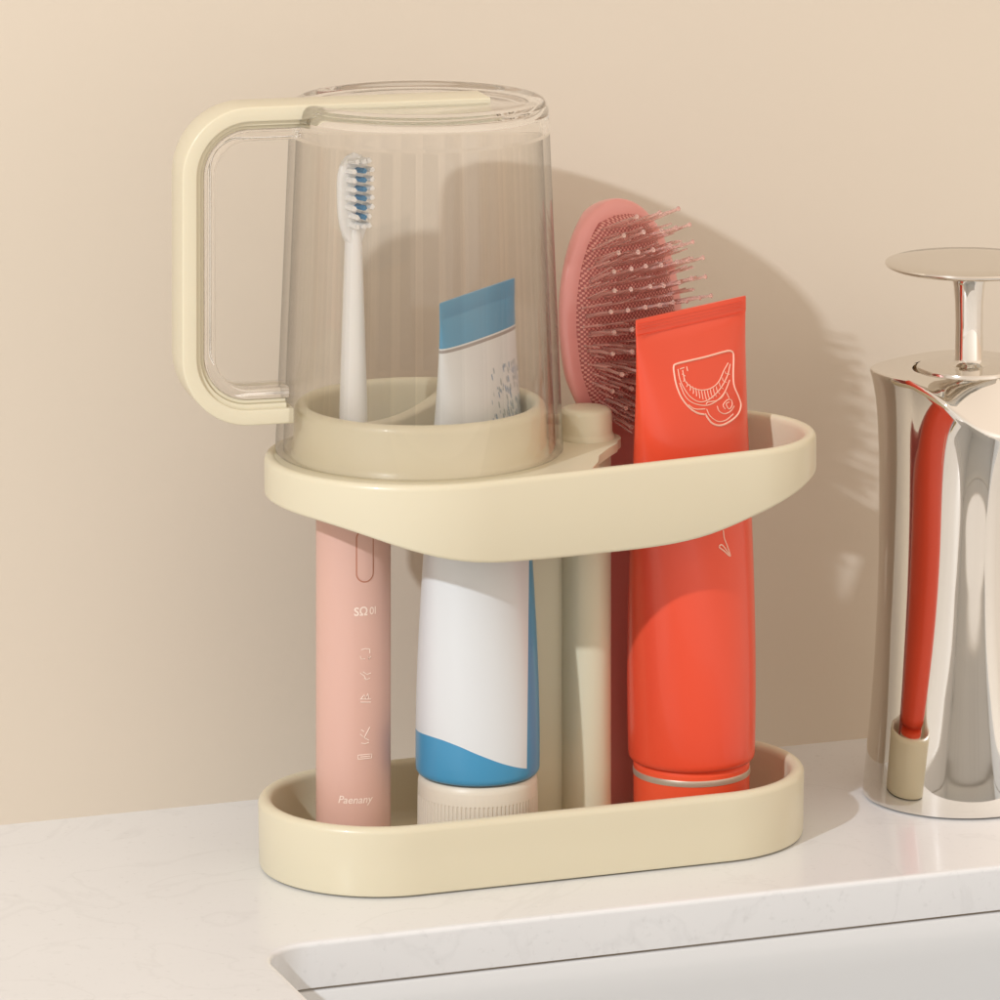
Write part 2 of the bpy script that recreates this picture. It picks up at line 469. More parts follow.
HANG = -(YAW) + radians(15)       # handle plane, turned 15 degrees from the picture plane
hx, hy = -cos(HANG), -sin(HANG)   # outward direction of the handle
nx_, ny_ = -sin(HANG), cos(HANG)
def sweep_c(path, sec):
    """path: list of (h, z) ; sec: list of (inward offset, width offset)"""
    P = [Vector(p) for p in path]; rings = []
    for i, p in enumerate(P):
        a = P[max(i-1, 0)]; b = P[min(i+1, len(P)-1)]
        t = (b-a).normalized(); nrm = Vector((t.y, -t.x))     # inward side
        ring = []
        for o_, w in sec:
            q = p + nrm*o_
            ring.append((hx*q.x + nx_*w, hy*q.x + ny_*w, zc(q.y)))
        rings.append(ring)
    return rings
def rsec(o0, o1, w, r):
    pts = []
    for cx, cy_, t in ((o1-r, w-r, 0), (o0+r, w-r, pi/2), (o0+r, -w+r, pi), (o1-r, -w+r, 3*pi/2)):
        for i in range(4): pts.append((cx+r*cos(t+pi/2*i/3), cy_+r*sin(t+pi/2*i/3)))
    return pts
# path order: from the cup top outward, down, and back in
path = arcround([(-66, 756), (245, 756), (245, 444), (134, 444)], 68, 16)
# straight pieces get some points
def dens(p, step=20):
    o_ = [p[0]]
    for a, b in zip(p, p[1:]):
        n = max(1, int((Vector(b)-Vector(a)).length//step))
        for i in range(1, n+1): o_.append((a[0]+(b[0]-a[0])*i/n, a[1]+(b[1]-a[1])*i/n))
    return o_
path = dens(path)
# inward = towards the handle's middle: below the top arm
bm = bmesh.new(); loft(bm, sweep_c(path, rsec(0, 15, 27, 1.8)))
band = new_obj('handle_band', bm, m_cream, cup, smooth=40)
pin = dens(arcround([(112, 741), (230, 741), (230, 459), (140, 459)], 53, 16))
bm = bmesh.new(); loft(bm, sweep_c(pin, rsec(-1, 4.5, 22, 1.2)))
new_obj('handle_lining', bm, m_cream, band, smooth=40)
bm = bmesh.new(); loft(bm, sweep_c(pin, rsec(4.5, 8.5, 17.5, 1.2)))
new_obj('handle_lining', bm, m_cream, band, smooth=40)
pg = dens(arcround([(122, 732.4), (221.4, 732.4), (221.4, 467.6), (137, 467.6)], 44.4, 16))
bm = bmesh.new(); loft(bm, sweep_c(pg, rsec(0.2, 11, 20, 2.5)))
new_obj('clear_grip', bm, m_clear2, cup, smooth=40)

# ------------------------------------------------------------------ text helper
def text_mesh(txt, size, fn, name, material, parent, thick=.5, bold=0.0, rot=0.0, align='CENTER', shear=0.0):
    cu = bpy.data.curves.new('t', 'FONT'); cu.body = txt; cu.size = size; cu.align_x = align; cu.align_y = 'CENTER'
    cu.resolution_u = 3; cu.offset = bold; cu.shear = shear
    ob = bpy.data.objects.new('t', cu); COL.objects.link(ob)
    dg = bpy.context.evaluated_depsgraph_get(); dg.update()
    me = bpy.data.meshes.new_from_object(ob.evaluated_get(dg))
    bpy.data.objects.remove(ob)
    b = bmesh.new(); b.from_mesh(me); bpy.data.meshes.remove(me)
    bmesh.ops.triangulate(b, faces=b.faces)
    bmesh.ops.subdivide_edges(b, edges=[e for e in b.edges if e.calc_length() > 3], cuts=2)
    c, s = cos(rot), sin(rot)
    for v in b.verts:
        x, y = v.co.x*c - v.co.y*s, v.co.x*s + v.co.y*c
        v.co = fn(x, y, thick)
    return new_obj(name, b, material, parent, smooth=60, recalc=False)

# ------------------------------------------------------------------ electric toothbrush
TBX, TBY = -188.6, 5.0
tb = thing('electric_toothbrush', 'electric toothbrush with a pink handle and white head, standing inside the clear cup', 'toothbrush', (TBX, TBY, 12), -YAW)
# local frame: x = picture right, y = away
bm = bmesh.new()
lathe(bm, [(32, 0), (35, 1.2), (36.6, 4), (37, 8), (37, 345), (36, 356), (32, 363), (24, 366), (15, 368)], 96)
pk = new_obj('handle', bm, m_pink, tb, smooth=40)
RH = 37.0
def on_cyl(x0, z0, R):
    """flat (x, y) mapped on the cylinder round picture-x x0 and height z0"""
    th0 = math.asin(x0/R)
    def f(x, y, lift):
        th = th0 + x/R
        return Vector(((R+lift)*sin(th), -(R+lift)*cos(th), z0+y))
    return f
def zt(py): return 847 + 59.8*(py-YH)/F + 36*(py-YH)/F - py - 12   # picture row on the front of the handle -> height above its base
f = on_cyl(12.5, zt(556), RH)
loopp = []
for k in range(48):
    t = 2*pi*k/48
    loopp.append((8.6*cos(t), 8.6*sin(t) + (17 if sin(t) > 0 else -17)))
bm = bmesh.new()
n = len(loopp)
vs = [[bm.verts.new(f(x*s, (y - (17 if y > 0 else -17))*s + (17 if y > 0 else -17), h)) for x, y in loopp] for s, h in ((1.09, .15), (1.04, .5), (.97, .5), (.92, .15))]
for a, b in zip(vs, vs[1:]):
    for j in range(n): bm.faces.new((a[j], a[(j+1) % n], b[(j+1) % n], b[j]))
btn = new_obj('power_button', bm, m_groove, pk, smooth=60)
bm = bmesh.new()
vs = [[bm.verts.new(f(x*s, (y - (17 if y > 0 else -17))*s + (17 if y > 0 else -17), h)) for x, y in loopp] for s, h in ((.94, .2), (.90, .9), (.5, 1.1), (.1, 1.2))]
for a, b in zip(vs, vs[1:]):
    for j in range(n): bm.faces.new((a[j], a[(j+1) % n], b[(j+1) % n], b[j]))
bm.faces.new(vs[-1])
new_obj('button_face', bm, m_pink, btn, smooth=60)
text_mesh('SΩ', 11.5, on_cyl(8.5, zt(612), RH), 'lettering', m_letter, pk, .25, .25)
text_mesh('0I', 10.5, on_cyl(20, zt(612), RH), 'lettering', m_letter, pk, .25, .1)
text_mesh('Paenany', 10.5, on_cyl(2.5, zt(800), RH), 'lettering', m_letter, pk, .25, .1, shear=.25)
# small upright marks
def stroke_obj(lines, fn, rad, name, material, parent):
    bm = bmesh.new()
    for ln in lines:
        P = ln
        pts = [fn(x, y, .15) for x, y in dens(P, 2.5)]
        tube_path(bm, pts, rad, 5)
    return new_obj(name, bm, material, parent, smooth=80)
MK = [  # (picture row, strokes)
    (653, [[(-4, 3), (0, 4), (5, 3)], [(5, 3), (5, -1)], [(-5, -3), (-4, -6), (0, -6)], [(3, -4), (4, -7), (6, -4)]]),
    (675, [[(-5, 2), (-1, -1), (1, -5)], [(-2, 3), (2, 0), (6, 1)], [(-1, -3), (1, -5), (5, -4)]]),
    (699, [[(-5, -3), (6, -4)], [(-4, 0), (-1, 4), (1, 0), (3, 5), (4, 0)], [(-5, 0), (6, -1)]]),
    (735, [[(-5, 1), (-1, -3), (5, 7)], [(-4, 5), (-1, 3)], [(-1, -3), (4, -6)], [(-4, -8), (0, -9), (4, -8)]]),
    (757, [[(-7, -2), (7, -2), (7, 2), (-7, 2), (-7, -2)], [(-5, 0), (5, 0)]]),
]
for row, lines in MK:
    stroke_obj(lines, on_cyl(12.5, zt(row), RH), .5, 'printed_mark', m_letter, pk)
# white head on its stem
bm = bmesh.new()
lathe(bm, [(15, 365), (15, 372), (14.6, 400), (13.6, 450), (12, 500), (10.4, 550), (9.2, 585), (8.8, 600), (8, 612), (6, 620)], 48)
hd = new_obj('brush_head', bm, m_white, tb, smooth=60)
zh0, zh1 = 614.0, 692.0
bm = bmesh.new()
rings = []
HYAW = radians(38)
wx, wy = cos(HYAW), sin(HYAW)           # width axis
mx_, my_ = sin(HYAW), -cos(HYAW)        # bristle direction
for i in range(33):
    t = i/32
    z = zh0-14 + (zh1-zh0+14)*t
    tt = (z-(zh0-14))/(zh1-zh0+14)
    w = 19.5*(max(0, 1-abs((tt-.62)/.62)**2.6 if tt < .62 else 1-((tt-.62)/.38)**2.6))**.5
    w = max(w, 7.5 if tt < .3 else .3)
    th = 5.0*min(1, (1.02-tt)*8)
    if tt < .15: th = 5+ (.15-tt)*20
    sec = []
    for k in range(24):
        a = 2*pi*k/24
        ca, sa = cos(a), sin(a)
        x = w*math.copysign(abs(ca)**.8, ca); y = th*math.copysign(abs(sa)**.6, sa)
        sec.append((wx*x + mx_*y, wy*x + my_*y, z))
    rings.append(sec)
loft(bm, rings)
new_obj('head_plate', bm, m_white, hd, smooth=60)
random.seed(4)
def tuft(cx, cz, rad, ln, tilt=0):
    bm = bmesh.new()
    for k in range(14):
        a = k*2.4; rr = rad*.85*sqrt(k/14)
        ox, oz = cx+rr*cos(a), cz+rr*sin(a)
        b0 = Vector((wx*ox+mx_*4, wy*ox+my_*4, oz))
        e = Vector((wx*(ox*1.03)+mx_*(4+ln), wy*(ox*1.03)+my_*(4+ln), oz+tilt+random.uniform(-.3, .3)))
        tube_path(bm, [b0, (b0+e)/2, e], [rad*.36, rad*.36, rad*.3], 6)
    return bm
rows = 8
for i in range(rows):
    z = zh0+8 + i*(zh1-zh0-16)/(rows-1)
    zt_ = (z-zh0)/(zh1-zh0)
    wmax = 10.5 if 1 < i < rows-1 else 7
    for cxx, col_, ln in ((-wmax, m_whitetuft, 13), (0, m_bluetuft if 1 <= i <= 6 else m_whitetuft, 15), (wmax, m_whitetuft, 13)):
        new_obj('tuft', tuft(cxx, z, 2.7, ln, (i-3.5)*.3), col_, hd, smooth=60)

# ------------------------------------------------------------------ squeezed tubes
def tube_section(R, A, B, p, n=96):
    out = []
    for k in range(n):
        t = 2*pi*k/n; c, s = cos(t), sin(t)
        out.append((A*math.copysign(abs(c)**(2/p), c), B*math.copysign(abs(s)**(2/p), s)))
    return out
def tube_dims(z, z0, z1, R, A1, B1, ex):
    t = min(max((z-z0)/(z1-z0), 0), 1)
    return R+(A1-R)*t, R+(B1-R)*t**ex, 2+.35*t
def make_tube(z0, z1, ztop, R, A1, ex, nring=40):
    bm = bmesh.new(); rings = []
    for r, z in ((R*.80, z0-4.5), (R*.90, z0-4.5), (R*.965, z0-3.2), (R*.995, z0-.5)):
        rings.append([(x, y, z) for x, y in tube_section(R, r, r, 2)])
    for i in range(nring+1):
        z = z0+3+(z1-z0-3)*i/nring
        A, B, p = tube_dims(z, z0, z1, R, A1, 2.6, ex)
        rings.append([(x, y, z) for x, y in tube_section(R, A, B, p)])
    # flat welded end
    for A, B, z in ((A1+.4, 1.7, z1+1), (A1+.6, 1.9, z1+2.5), (A1+.6, 1.9, ztop-1.5), (A1, 1.4, ztop)):
        rings.append([(x, y, z) for x, y in tube_section(R, A, B, 2.6)])
    loft(bm, rings)
    return bm
def on_tube(z0, z1, R, A1, ex):
    def f(a, z, lift):
        A, B, p = tube_dims(z, z0, z1, R, A1, 2.6, ex)
        q = min(abs(a)/A, .999)
        b = B*(1-q**p)**(1/p)
        return Vector((a, -(b+lift), z))
    return f

# white and blue tube: local x = along the welded end
PHI_W = radians(62)
tw = thing('toothpaste_tube', 'white and blue toothpaste tube standing on its ribbed ivory cap', 'tube', (-68.5, -24, 12), PHI_W-YAW)
def white_mat():
    m = mat('white_blue_laminate', (.8, .8, .78), .34, coat=.2)
    b = m.node_tree.nodes['Principled BSDF']
    t = N(m, 'ShaderNodeTexCoord'); s = N(m, 'ShaderNodeSeparateXYZ'); L(m, t.outputs['Object'], s.inputs[0])
    X = M2(m, 'DIVIDE', s.outputs['X'], U); Y = M2(m, 'DIVIDE', s.outputs['Y'], U); Z = M2(m, 'DIVIDE', s.outputs['Z'], U)
    # picture-right coordinate of a point on this tube
    r = M2(m, 'ADD', M2(m, 'MULTIPLY', X, cos(PHI_W)), M2(m, 'MULTIPLY', Y, -sin(PHI_W)))
    # lower edge of the white label, as a height for each r
    cv = N(m, 'ShaderNodeFloatCurve'); c = cv.mapping.curves[0]
    pts = [(-62, 121), (-45, 122.5), (-24, 119), (0, 110), (30, 97), (62, 84)]
    c.points[0].location = ((pts[0][0]+62)/124, pts[0][1]/200); c.points[1].location = (1, pts[-1][1]/200)
    for a, z in pts[1:-1]: c.points.new((a+62)/124, z/200)
    cv.mapping.update()
    L(m, M2(m, 'DIVIDE', M2(m, 'ADD', r, 62), 124), cv.inputs['Value'])
    zl = M2(m, 'MULTIPLY', cv.outputs[0], 200)
    below = M2(m, 'LESS_THAN', Z, zl)
    # the right hand strip is blue
    strip = M2(m, 'GREATER_THAN', r, M2(m, 'ADD', 47.5, M2(m, 'MULTIPLY', Z, .012)))
    strip = M2(m, 'MULTIPLY', strip, M2(m, 'LESS_THAN', Z, 380))
    blue = M2(m, 'MAXIMUM', below, strip)
    top = M2(m, 'GREATER_THAN', Z, 508)
    blue2 = M2(m, 'MAXIMUM', blue, top)
    line = M2(m, 'MULTIPLY', M2(m, 'GREATER_THAN', Z, 503.5), M2(m, 'LESS_THAN', Z, 506.5))
    mx1 = N(m, 'ShaderNodeMix', data_type='RGBA'); mx1.inputs['A'].default_value = (.66, .68, .69, 1)
    mx1.inputs['B'].default_value = (.055, .27, .47, 1); L(m, blue2, mx1.inputs['Factor'])
    mx2 = N(m, 'ShaderNodeMix', data_type='RGBA'); L(m, mx1.outputs['Result'], mx2.inputs['A'])
    mx2.inputs['B'].default_value = (.30, .27, .25, 1); L(m, line, mx2.inputs['Factor'])
    # sprigs of blue leaves printed on the right of the label
    mp = N(m, 'ShaderNodeMapping'); mp.inputs['Scale'].default_value = (1/U/3.2, 0, 1/U/8.5); mp.inputs['Rotation'].default_value = (0, radians(8), 0)
    L(m, t.outputs['Object'], mp.inputs['Vector'])
    vo = N(m, 'ShaderNodeTexVoronoi'); vo.inputs['Scale'].default_value = 1.0; vo.inputs['Randomness'].default_value = 1
    L(m, mp.outputs[0], vo.inputs['Vector'])
    dab = M2(m, 'LESS_THAN', vo.outputs['Distance'], .43)
    sc_ = N(m, 'ShaderNodeSeparateColor'); L(m, vo.outputs['Color'], sc_.inputs[0])
    # density grows towards the right and the bottom of the sprig
    dens_ = M2(m, 'ADD', M2(m, 'DIVIDE', M2(m, 'SUBTRACT', X, -22), 62), M2(m, 'DIVIDE', M2(m, 'SUBTRACT', 452, Z), 110))
    keep = M2(m, 'LESS_THAN', sc_.outputs[0], dens_)
    zone = M2(m, 'MULTIPLY', M2(m, 'LESS_THAN', Z, 477), M2(m, 'MULTIPLY', M2(m, 'GREATER_THAN', Z, 380), M2(m, 'MULTIPLY', M2(m, 'GREATER_THAN', X, -16), M2(m, 'LESS_THAN', Y, 0))))
    dm = M2(m, 'MULTIPLY', M2(m, 'MULTIPLY', M2(m, 'MULTIPLY', dab, keep), zone), .8)
    mx4 = N(m, 'ShaderNodeMix', data_type='RGBA'); mx4.inputs['A'].default_value = (.05, .17, .35, 1); mx4.inputs['B'].default_value = (.22, .28, .28, 1)
    L(m, sc_.outputs[1], mx4.inputs['Factor'])
    mx3 = N(m, 'ShaderNodeMix', data_type='RGBA'); L(m, mx2.outputs['Result'], mx3.inputs['A']); L(m, mx4.outputs['Result'], mx3.inputs['B'])
    L(m, dm, mx3.inputs['Factor'])
    L(m, mx3.outputs['Result'], b.inputs['Base Color'])
    nb = N(m, 'ShaderNodeTexNoise'); nb.inputs['Scale'].default_value = 45; L(m, t.outputs['Object'], nb.inputs['Vector'])
    bp = N(m, 'ShaderNodeBump'); bp.inputs['Strength'].default_value = .15; bp.inputs['Distance'].default_value = .001
    L(m, nb.outputs['Fac'], bp.inputs['Height']); L(m, bp.outputs[0], b.inputs['Normal'])
    return m
m_whitetube = white_mat()
bm = make_tube(81, 535, 553, 61.5, 78, 1.8)
new_obj('tube_body', bm, m_whitetube, tw, smooth=50)
bm = bmesh.new()
NR = 84; rings = []
nn = NR*6
def ribbed(r, z, amp): return [((r-amp*(1 if (i % 6) in (0, 1) else 0))*cos(2*pi*i/nn), (r-amp*(1 if (i % 6) in (0, 1) else 0))*sin(2*pi*i/nn), z) for i in range(nn)]
for r, z, a in ((57, 0, 0), (59.5, 1, 0), (60, 3, 0), (60, 4, .9), (59.6, 56, .9), (59.5, 57, 0), (59.3, 68, 0), (58.5, 72.5, 0), (56.5, 75, 0), (50, 76.2, 0)):
    rings.append(ribbed(r, z, a))
loft(bm, rings)
new_obj('cap', bm, m_cap, tw, smooth=30)

# orange tube
PHI_O = radians(49)
to = thing('cream_tube', 'orange red squeeze tube with a pale line drawing, standing cap down', 'tube', (169, -2, 12), PHI_O-YAW)
OZ0, OZ1, OZT = 67, 500, 517
bm = make_tube(OZ0, OZ1, OZT, 64, 88, 1.9)
ob_body = new_obj('tube_body', bm, m_orange, to, smooth=50)
bm = bmesh.new()
lathe(bm, [(54, 0), (57.5, 1), (58.5, 3), (58.8, 58), (57, 60), (55, 63.5)], 96)
oc = new_obj('cap', bm, m_orangecap, to, smooth=40)
bm = bmesh.new()
lathe(bm, [(58.0, 48), (59.3, 48.4), (59.5, 50), (59.5, 53.4), (59.2, 54.2), (58.0, 54.6)], 96, loop=True)
new_obj('silver_band', bm, m_silver, oc, smooth=40)
# welded end stitching line
fo = on_tube(OZ0, OZ1, 64, 88, 1.9)
# the line drawing: picture pixels -> (along, height) on the flat front
def pic(px, py):
    # photo pixels inside the 80x100 crop (x10) -> a, z
    X = 665+px/10.0; Y = 340+py/10.0
    a = 0.0; z = 400.0
    for _ in range(12):
        P = fo(a, z, 0)
        c, s = cos(PHI_O), sin(PHI_O)
        r = P.x*c - P.y*s; fdep = P.x*s + P.y*c
        bx, by = 169, -2
        r0 = bx*RV[0]+by*RV[1]; f0 = bx*DV[0]+by*DV[1]
        dep = D0+f0+fdep
        X1 = 500 + F*(34+r0+r)/dep
        Y1 = YH + F*(CZ-(12+P.z))/dep
        a += (X-X1)/c*.8; z -= (Y-Y1)
        a = max(-86, min(86, a))
    return a, z
def picl(pts): return [pic(*p) for p in pts]
def smoothline(pts, n=5):
    out = []
    P = [Vector(p) for p in pts]
    for i in range(len(P)-1):
        p0 = P[max(i-1, 0)]; p1 = P[i]; p2 = P[i+1]; p3 = P[min(i+2, len(P)-1)]
        for k in range(n):
            t = k/n
            q = .5*((2*p1)+(-p0+p2)*t+(2*p0-5*p1+4*p2-p3)*t*t+(-p0+3*p1-3*p2+p3)*t**3)
            out.append(tuple(q))
    out.append(tuple(P[-1])); return out
outer_l = smoothline([(390, 745), (320, 730), (240, 675), (165, 580), (115, 460), (92, 350), (85, 270), (110, 240), (250, 205), (400, 170), (560, 125), (640, 108), (678, 130), (684, 200), (680, 350), (690, 460), (735, 570), (757, 650), (735, 730), (680, 790), (600, 840), (530, 855), (460, 825), (400, 740)])
inner_ls = [
    smoothline([(128, 290), (150, 400), (200, 500), (260, 575), (340, 618), (420, 605), (500, 545), (570, 460), (625, 350), (650, 240)]),
    smoothline([(145, 430), (200, 560), (280, 630), (400, 655), (500, 620), (590, 530), (645, 400)]),
    smoothline([(235, 650), (300, 690), (400, 690)]),
    smoothline([(175, 300), (190, 380), (215, 430), (280, 480), (350, 500), (420, 495), (480, 470), (540, 410), (590, 300), (630, 230)]),
    smoothline([(415, 690), (450, 760), (530, 815), (610, 800), (680, 740)]),
    smoothline([(520, 660), (540, 710), (590, 738), (650, 715), (690, 660)]),
    smoothline([(600, 690), (580, 650), (620, 600), (660, 600), (670, 650), (640, 690), (610, 640), (640, 620)]),
    smoothline([(410, 640), (430, 620), (500, 610), (560, 580), (600, 520)]),
    [(215, 265), (225, 310)], [(150, 290), (190, 275)], [(170, 340), (200, 360)],
    [(610, 520), (640, 580)],
]
teeth = []
for i in range(15):
    t = i/14
    x0 = 185+(600-185)*t; y0 = 385+115*sin(pi*min(1, t*1.0))**.8 if True else 0
    x1 = 175+(640-175)*t; y1 = 420+185*sin(pi*t)**.8
    if t > .8: y0 -= (t-.8)*350; y1 -= (t-.8)*350
    teeth.append(smoothline([(x0, y0), (x0+10, (y0+y1)/2+4), (x1+6, y1-8)], 3))
em = stroke_obj([[pic(*p) for p in outer_l]], fo, 1.1, 'line_drawing', m_lineart, ob_body)
for ln in inner_ls + teeth:
    pass
stroke_obj([[pic(*p) for p in ln] for ln in inner_ls], fo, .6, 'line_drawing', m_lineart, ob_body)
stroke_obj([[pic(*p) for p in ln] for ln in teeth], fo, .5, 'line_drawing', m_lineart, ob_body)
# the small mark under the shelf edge
def pcr(px, py): return ((px-665)*10, (py-340)*10)
mk = [smoothline([pcr(*p) for p in [(723, 530), (724, 538), (727, 546), (730, 556), (724, 551), (719, 547), (722, 545), (729, 554)]])]
stroke_obj([[pic(*p) for p in ln] for ln in mk], fo, .8, 'printed_mark', m_lineart, ob_body)
# pressed groove under the welded end
bm = bmesh.new()
for dz in (1.2, 6.5, 9.5, 12.5):
    tube_path(bm, [(a, -2.0 if dz > 2 else -2.45, OZ1+dz) for a in range(-86, 87, 6)], .5 if dz < 2 else .35, 6)
new_obj('weld_line', bm, m_orange, ob_body, smooth=60)

# ------------------------------------------------------------------ hairbrush
PHI_B = radians(42)
HBX, HBY = 119.0, 66.0
hb = thing('hairbrush', 'rose pink paddle hairbrush with clear bristles behind the orange tube', 'hairbrush', (HBX, HBY, 12), PHI_B-YAW)
# local x = across the paddle, -y = the bristle side, z = up
OFFC = 9.0                              # sideways shift of the paddle against the grip
def bw(z):                              # half widths by height above base
    return sinterp(z, [(0, 24), (6, 28), (60, 30), (200, 30), (330, 34), (385, 42), (410, 62), (428, 76), (460, 83), (490, 84), (520, 81), (545, 74), (570, 62), (590, 47), (603, 31), (610, 18), (614, 2)]) if z < 484 else 84*sqrt(max(0, 1-((z-484)/132)**2.1))
def lean(z): return .09*max(0, z-400)
def cxo(z): return OFFC*min(1, max(0, (z-330)/100))
bm = bmesh.new(); rings = []
zs = [0, 1, 3, 6, 20, 60, 120, 180, 240, 300, 340, 370] + list(range(385, 600, 8)) + [600, 604, 608, 611, 613.5, 615, 615.8]
for z in zs:
    w = max(bw(z), .4) if z > 3 else 20+z*1.5
    th = 9 + 17*min(1, max(0, (z-380)/60))
    th = min(th, w*.75 + .3)
    if z < 6: th *= .7+.05*z
    sec = []
    for k in range(40):
        a = 2*pi*k/40; c, s = cos(a), sin(a)
        x = w*math.copysign(abs(c)**.85, c)
        y = th*s if s > 0 else max(th*.35, 3)*math.copysign(abs(s)**.7, s)
        if w < 6: y *= w/6
        sec.append((x+cxo(z), y+lean(z), z))
    rings.append(sec)
loft(bm, rings)
hbody = new_obj('brush_body', bm, m_brushbody, hb, smooth=60)
def cushion_mat():
    m = mat('mesh_cushion', (.55, .17, .15), .45)
    b = m.node_tree.nodes['Principled BSDF']
    t = N(m, 'ShaderNodeTexCoord'); s = N(m, 'ShaderNodeSeparateXYZ'); L(m, t.outputs['Object'], s.inputs[0])
    X = M2(m, 'DIVIDE', s.outputs['X'], U); Z = M2(m, 'DIVIDE', s.outputs['Z'], U)
    k = 2*pi/4.8
    a = M2(m, 'SINE', M2(m, 'MULTIPLY', X, k)); c = M2(m, 'SINE', M2(m, 'MULTIPLY', Z, k))
    p = M2(m, 'MULTIPLY', a, c)
    mr = N(m, 'ShaderNodeMapRange'); L(m, p, mr.inputs['Value']); mr.inputs['From Min'].default_value = -.2; mr.inputs['From Max'].default_value = .45
    mx = N(m, 'ShaderNodeMix', data_type='RGBA'); mx.inputs['A'].default_value = (.36, .085, .08, 1); mx.inputs['B'].default_value = (.74, .34, .29, 1)
    L(m, mr.outputs[0], mx.inputs['Factor']); L(m, mx.outputs['Result'], b.inputs['Base Color'])
    bp = N(m, 'ShaderNodeBump'); bp.inputs['Strength'].default_value = .6; bp.inputs['Distance'].default_value = .0003
    L(m, mr.outputs[0], bp.inputs['Height']); L(m, bp.outputs[0], b.inputs['Normal'])
    return m
m_cushion = cushion_mat()
def bulge(x, z):
    w = max(bw(z)-15, 1)
    e = 1-min(1, (x/w)**2); zz = 1-min(1, abs((z-498)/108)**3)
    return 9 + 9*sqrt(max(0, e*zz))
bm = bmesh.new(); rings = []
for i in range(41):
    z = 392+(601-392)*i/40
    edge = min(1, (z-391)/20)*min(1, (602-z)/6 + .05)
    w = max((bw(z)-15)*min(1, edge**.5+.02), 1.5)
    front = []; back = []
    for k in range(25):
        x = -w + 2*w*k/24
        e = sqrt(max(0, 1-(x/w)**2))
        front.append((x+cxo(z), -(7.5 + 12*e*min(1, edge))+lean(z), z))
    rings.append(front + [(w+cxo(z), -4+lean(z), z), (-w+cxo(z), -4+lean(z), z)])
loft(bm, rings)
new_obj('cushion', bm, m_cushion, hbody, smooth=60)
# bristles
random.seed(11)
bcount = 0
for i in range(12):
    z = 404 + i*17
    w = max(bw(z)-24, 6)
    ncol = max(2, int(round(2*w/15.5)))
    for k in range(ncol):
        x = -w + 2*w*(k/(ncol-1)) + random.uniform(-1.2, 1.2)
        if i % 2: x *= .93
        y0 = -(7.5+12*sqrt(max(0, 1-(x/(w+9))**2))*.95) + lean(z)
        upz = .10+.30*min(1, max(-1.5, (z-470)/70)) + random.uniform(-.03, .03)
        lat = .34*(x/84) + random.uniform(-.03, .03)
        d = Vector((lat, -1, upz)).normalized()
        ln = 50 if z > 500 else (36 if z < 450 else 52)
        ln *= random.uniform(.95, 1.03)
        # keep clear of the orange tube standing in front
        p0 = Vector((x+cxo(z), y0, z))
        if z < 505:
            wpx, wpy = p0.x, p0.y
            ca, sa = cos(PHI_B-YAW), sin(PHI_B-YAW)
            W = Vector((HBX+ca*wpx-sa*wpy, HBY+sa*wpx+ca*wpy))
            dw = Vector((ca*d.x-sa*d.y, sa*d.x+ca*d.y))
            nrm = Vector((sin(PHI_O-YAW), -cos(PHI_O-YAW)))
            dist = (Vector((169, -2))-W).dot(nrm)
            A_, B_, _p = tube_dims(z, OZ0, OZ1, 64, 88, 2.6, 1.9)
            room = (dist - B_ - 4)/max(dw.dot(nrm), .2)
            ln = max(8, min(ln, room))
        bm = bmesh.new()
        p1 = p0+d*ln*.5+Vector((0, 0, .8)); p2 = p0+d*ln
        tube_path(bm, [p0, p0+d*ln*.25, p1, p0+d*ln*.8, p2-d*3.2, p2-d*2.0, p2-d*.6, p2], [2.4, 2.0, 1.8, 1.6, 1.5, 2.5, 2.6, .6], 8)
        new_obj('bristle', bm, m_bristle, hbody, smooth=70)
        bcount += 1
print('bristles', bcount)
bm = bmesh.new()
for i in range(21):
    z = 402 + i*9.4
    w = max(bw(z)-20, 5)
    ncol = max(2, int(2*w/8.5))
    for k in range(ncol):
        x = -w + 2*w*((k+.5*(i % 2))/max(1, ncol-.5)) + random.uniform(-1.5, 1.5)
        y0 = -(7.5+12*sqrt(max(0, 1-min(1, (x/(w+7))**2)))*.9) + lean(z)
        d = Vector((.34*x/84 + random.uniform(-.05, .05), -1, .10+.30*min(1, max(-1.5, (z-470)/70)) + random.uniform(-.06, .06))).normalized()
        ln = random.uniform(24, 42) if z < 500 else random.uniform(28, 46)
        p0 = Vector((x+cxo(z), y0, z))
        tube_path(bm, [p0, p0+d*ln*.5, p0+d*ln], [1.3, 1.1, .8], 5)
o = new_obj('short_bristles', bm, m_bristle, hbody, smooth=70); o['kind'] = 'stuff'

# ------------------------------------------------------------------ soap dispenser
DX, DY, _ = at_z(958, 793.5)
dis = thing('soap_dispenser', 'polished steel soap dispenser with a round flat pump, right of the rack', 'soap dispenser', (DX, DY, 0), -YAW)
K = 1.037
prof_d = [(0, 96), (12, 95), (35, 92.3), (97, 86.5), (150, 83), (201, 80.5), (250, 79.3), (304, 78.6), (340, 78.2), (377, 78), (410, 77.6), (440, 77.2)]
def shift(z): return 11*(z/440)**1.3
TZ = 441.0
def smooth01(t): t = min(1, max(0, t)); return t*t*(3-2*t)
def ztop(r, f):
    """height of the sculpted top: level round the neck, falling away to the front right"""
    rad = sqrt((r)**2+f*f)
    front = smooth01((10-f)/60)
    d = .62*max(0, r+66)*front*min(1, max(0, (rad-60)/42))**1.3
    return TZ - d
ND = 144; NZ = 60
bm = bmesh.new(); rings = []
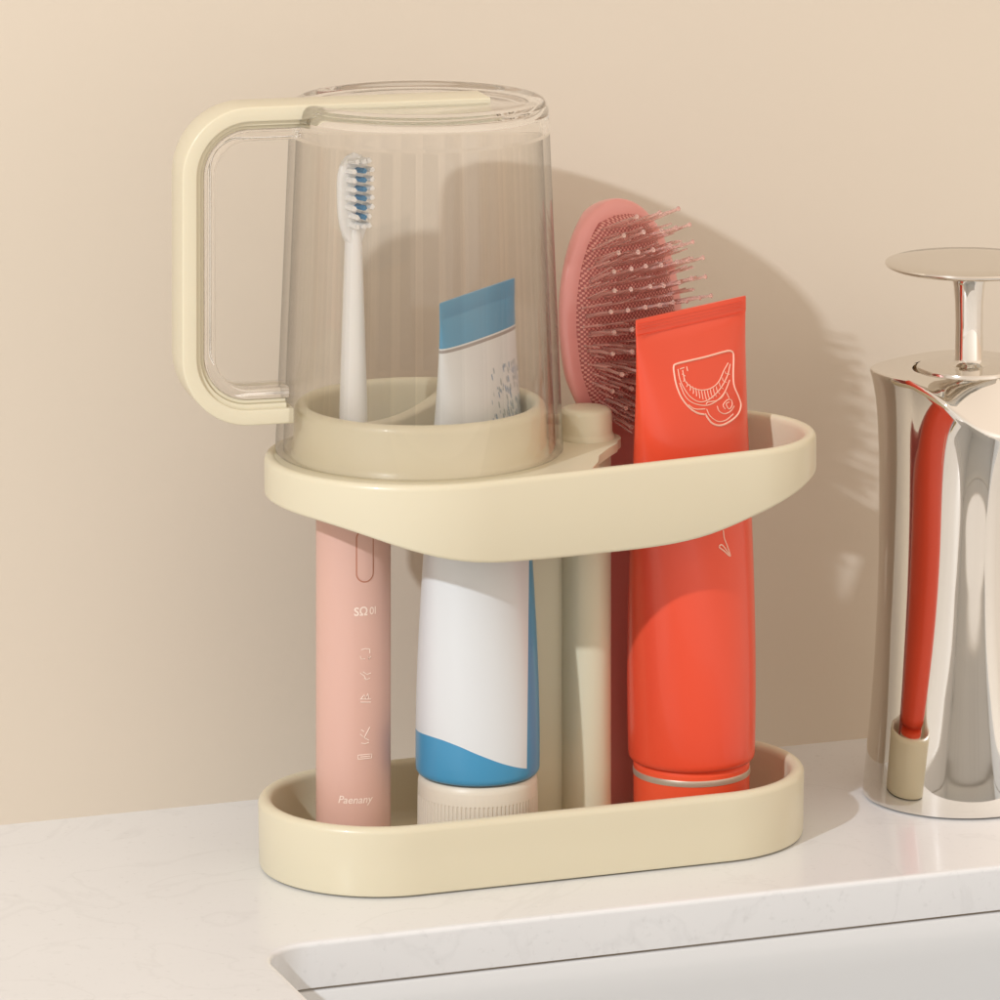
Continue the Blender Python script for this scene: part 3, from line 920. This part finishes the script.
def dring(z, R, cx, shrink=1.0):
    out = []
    for k in range(ND):
        t = 2*pi*k/ND; c, s = cos(t), sin(t)
        p = 2.04 + .95*smooth01(z/300)
        ca, sa = (c+s)*.70711, (s-c)*.70711            # flats face the front left, a soft corner points left
        q = (abs(ca)**p+abs(sa)**p)**(-1/p) / 2**(.5-1/p)
        out.append((c*q*R*shrink, s*q*R*shrink))
    return out
for r_, z in ((.93, 1.0), (.975, 1.3), (.992, 2.2)):
    rings.append([(x*K, y*K, z) for x, y in dring(0, 96*r_, 0)])
zlist = [3.5+i*(1-3.5/440)*440/NZ for i in range(NZ+1)]
for i in range(NZ+1):
    t = i/NZ
    ring_ = []
    # each column climbs to its own top height
    for k in range(ND):
        # top point of this column
        base = dring(TZ, 88.5+11, 0)[k]
        zt_k = ztop(base[0]*K, base[1]*K) - 2.5
        z = 3.5+(zt_k-3.5)*t
        R = sinterp(z, prof_d) + shift(z) + 11.3*math.exp(-max(0, zt_k+2.5-z)/36)
        x, y = dring(z, R, 0)[k]
        ring_.append(((x+shift(z))*K, y*K, z))
    rings.append(ring_)
ptop = dring(TZ, 99.5, 0)
for frac, dz in ((.985, -.5), (.965, 0), (.93, 0), (.89, 0), (.85, 0), (.80, 0), (.74, 0), (.68, 0), (.62, 0)):
    rings.append([((x*frac+11)*K, y*frac*K, ztop(x*K*frac, y*K*frac)+dz) for x, y in ptop])
# groove round the neck
def neck(r, z): return [((r*cos(2*pi*k/ND)+11*K), r*sin(2*pi*k/ND), z) for k in range(ND)]
rings += [neck(60, TZ), neck(58.6, TZ-.6), neck(58, TZ-26), neck(10, TZ-26)]
loft(bm, rings)
new_obj('body', bm, m_chrome, dis, smooth=55)
NX = 11*K
bm = bmesh.new()
lathe(bm, [(53.5, TZ-25), (54.5, TZ+1), (53.5, TZ+2.6), (50, TZ+3.2), (30, TZ+3.6), (21, TZ+4.4)], 96, NX, 0)
new_obj('neck_ring', bm, m_chrome2, dis, smooth=40)
bm = bmesh.new()
lathe(bm, [(22, TZ+4), (20, TZ+5.5), (16, TZ+7.5), (14.6, TZ+11), (14.2, TZ+45), (14.8, TZ+70), (16.5, TZ+88), (19.5, TZ+97), (24, TZ+101.5), (30, TZ+103)], 72, NX, 0)
new_obj('pump_rod', bm, m_chrome, dis, smooth=60)
bm = bmesh.new()
ZC = TZ+102.5
lathe(bm, [(20, ZC), (70, ZC+.6), (82, ZC+2), (86, ZC+4), (87, ZC+5.8), (86.2, ZC+7.6), (83, ZC+8.6), (60, ZC+9.2), (0, ZC+9.6)], 128, NX, 0)
new_obj('pump_head', bm, m_chrome2, dis, smooth=40)
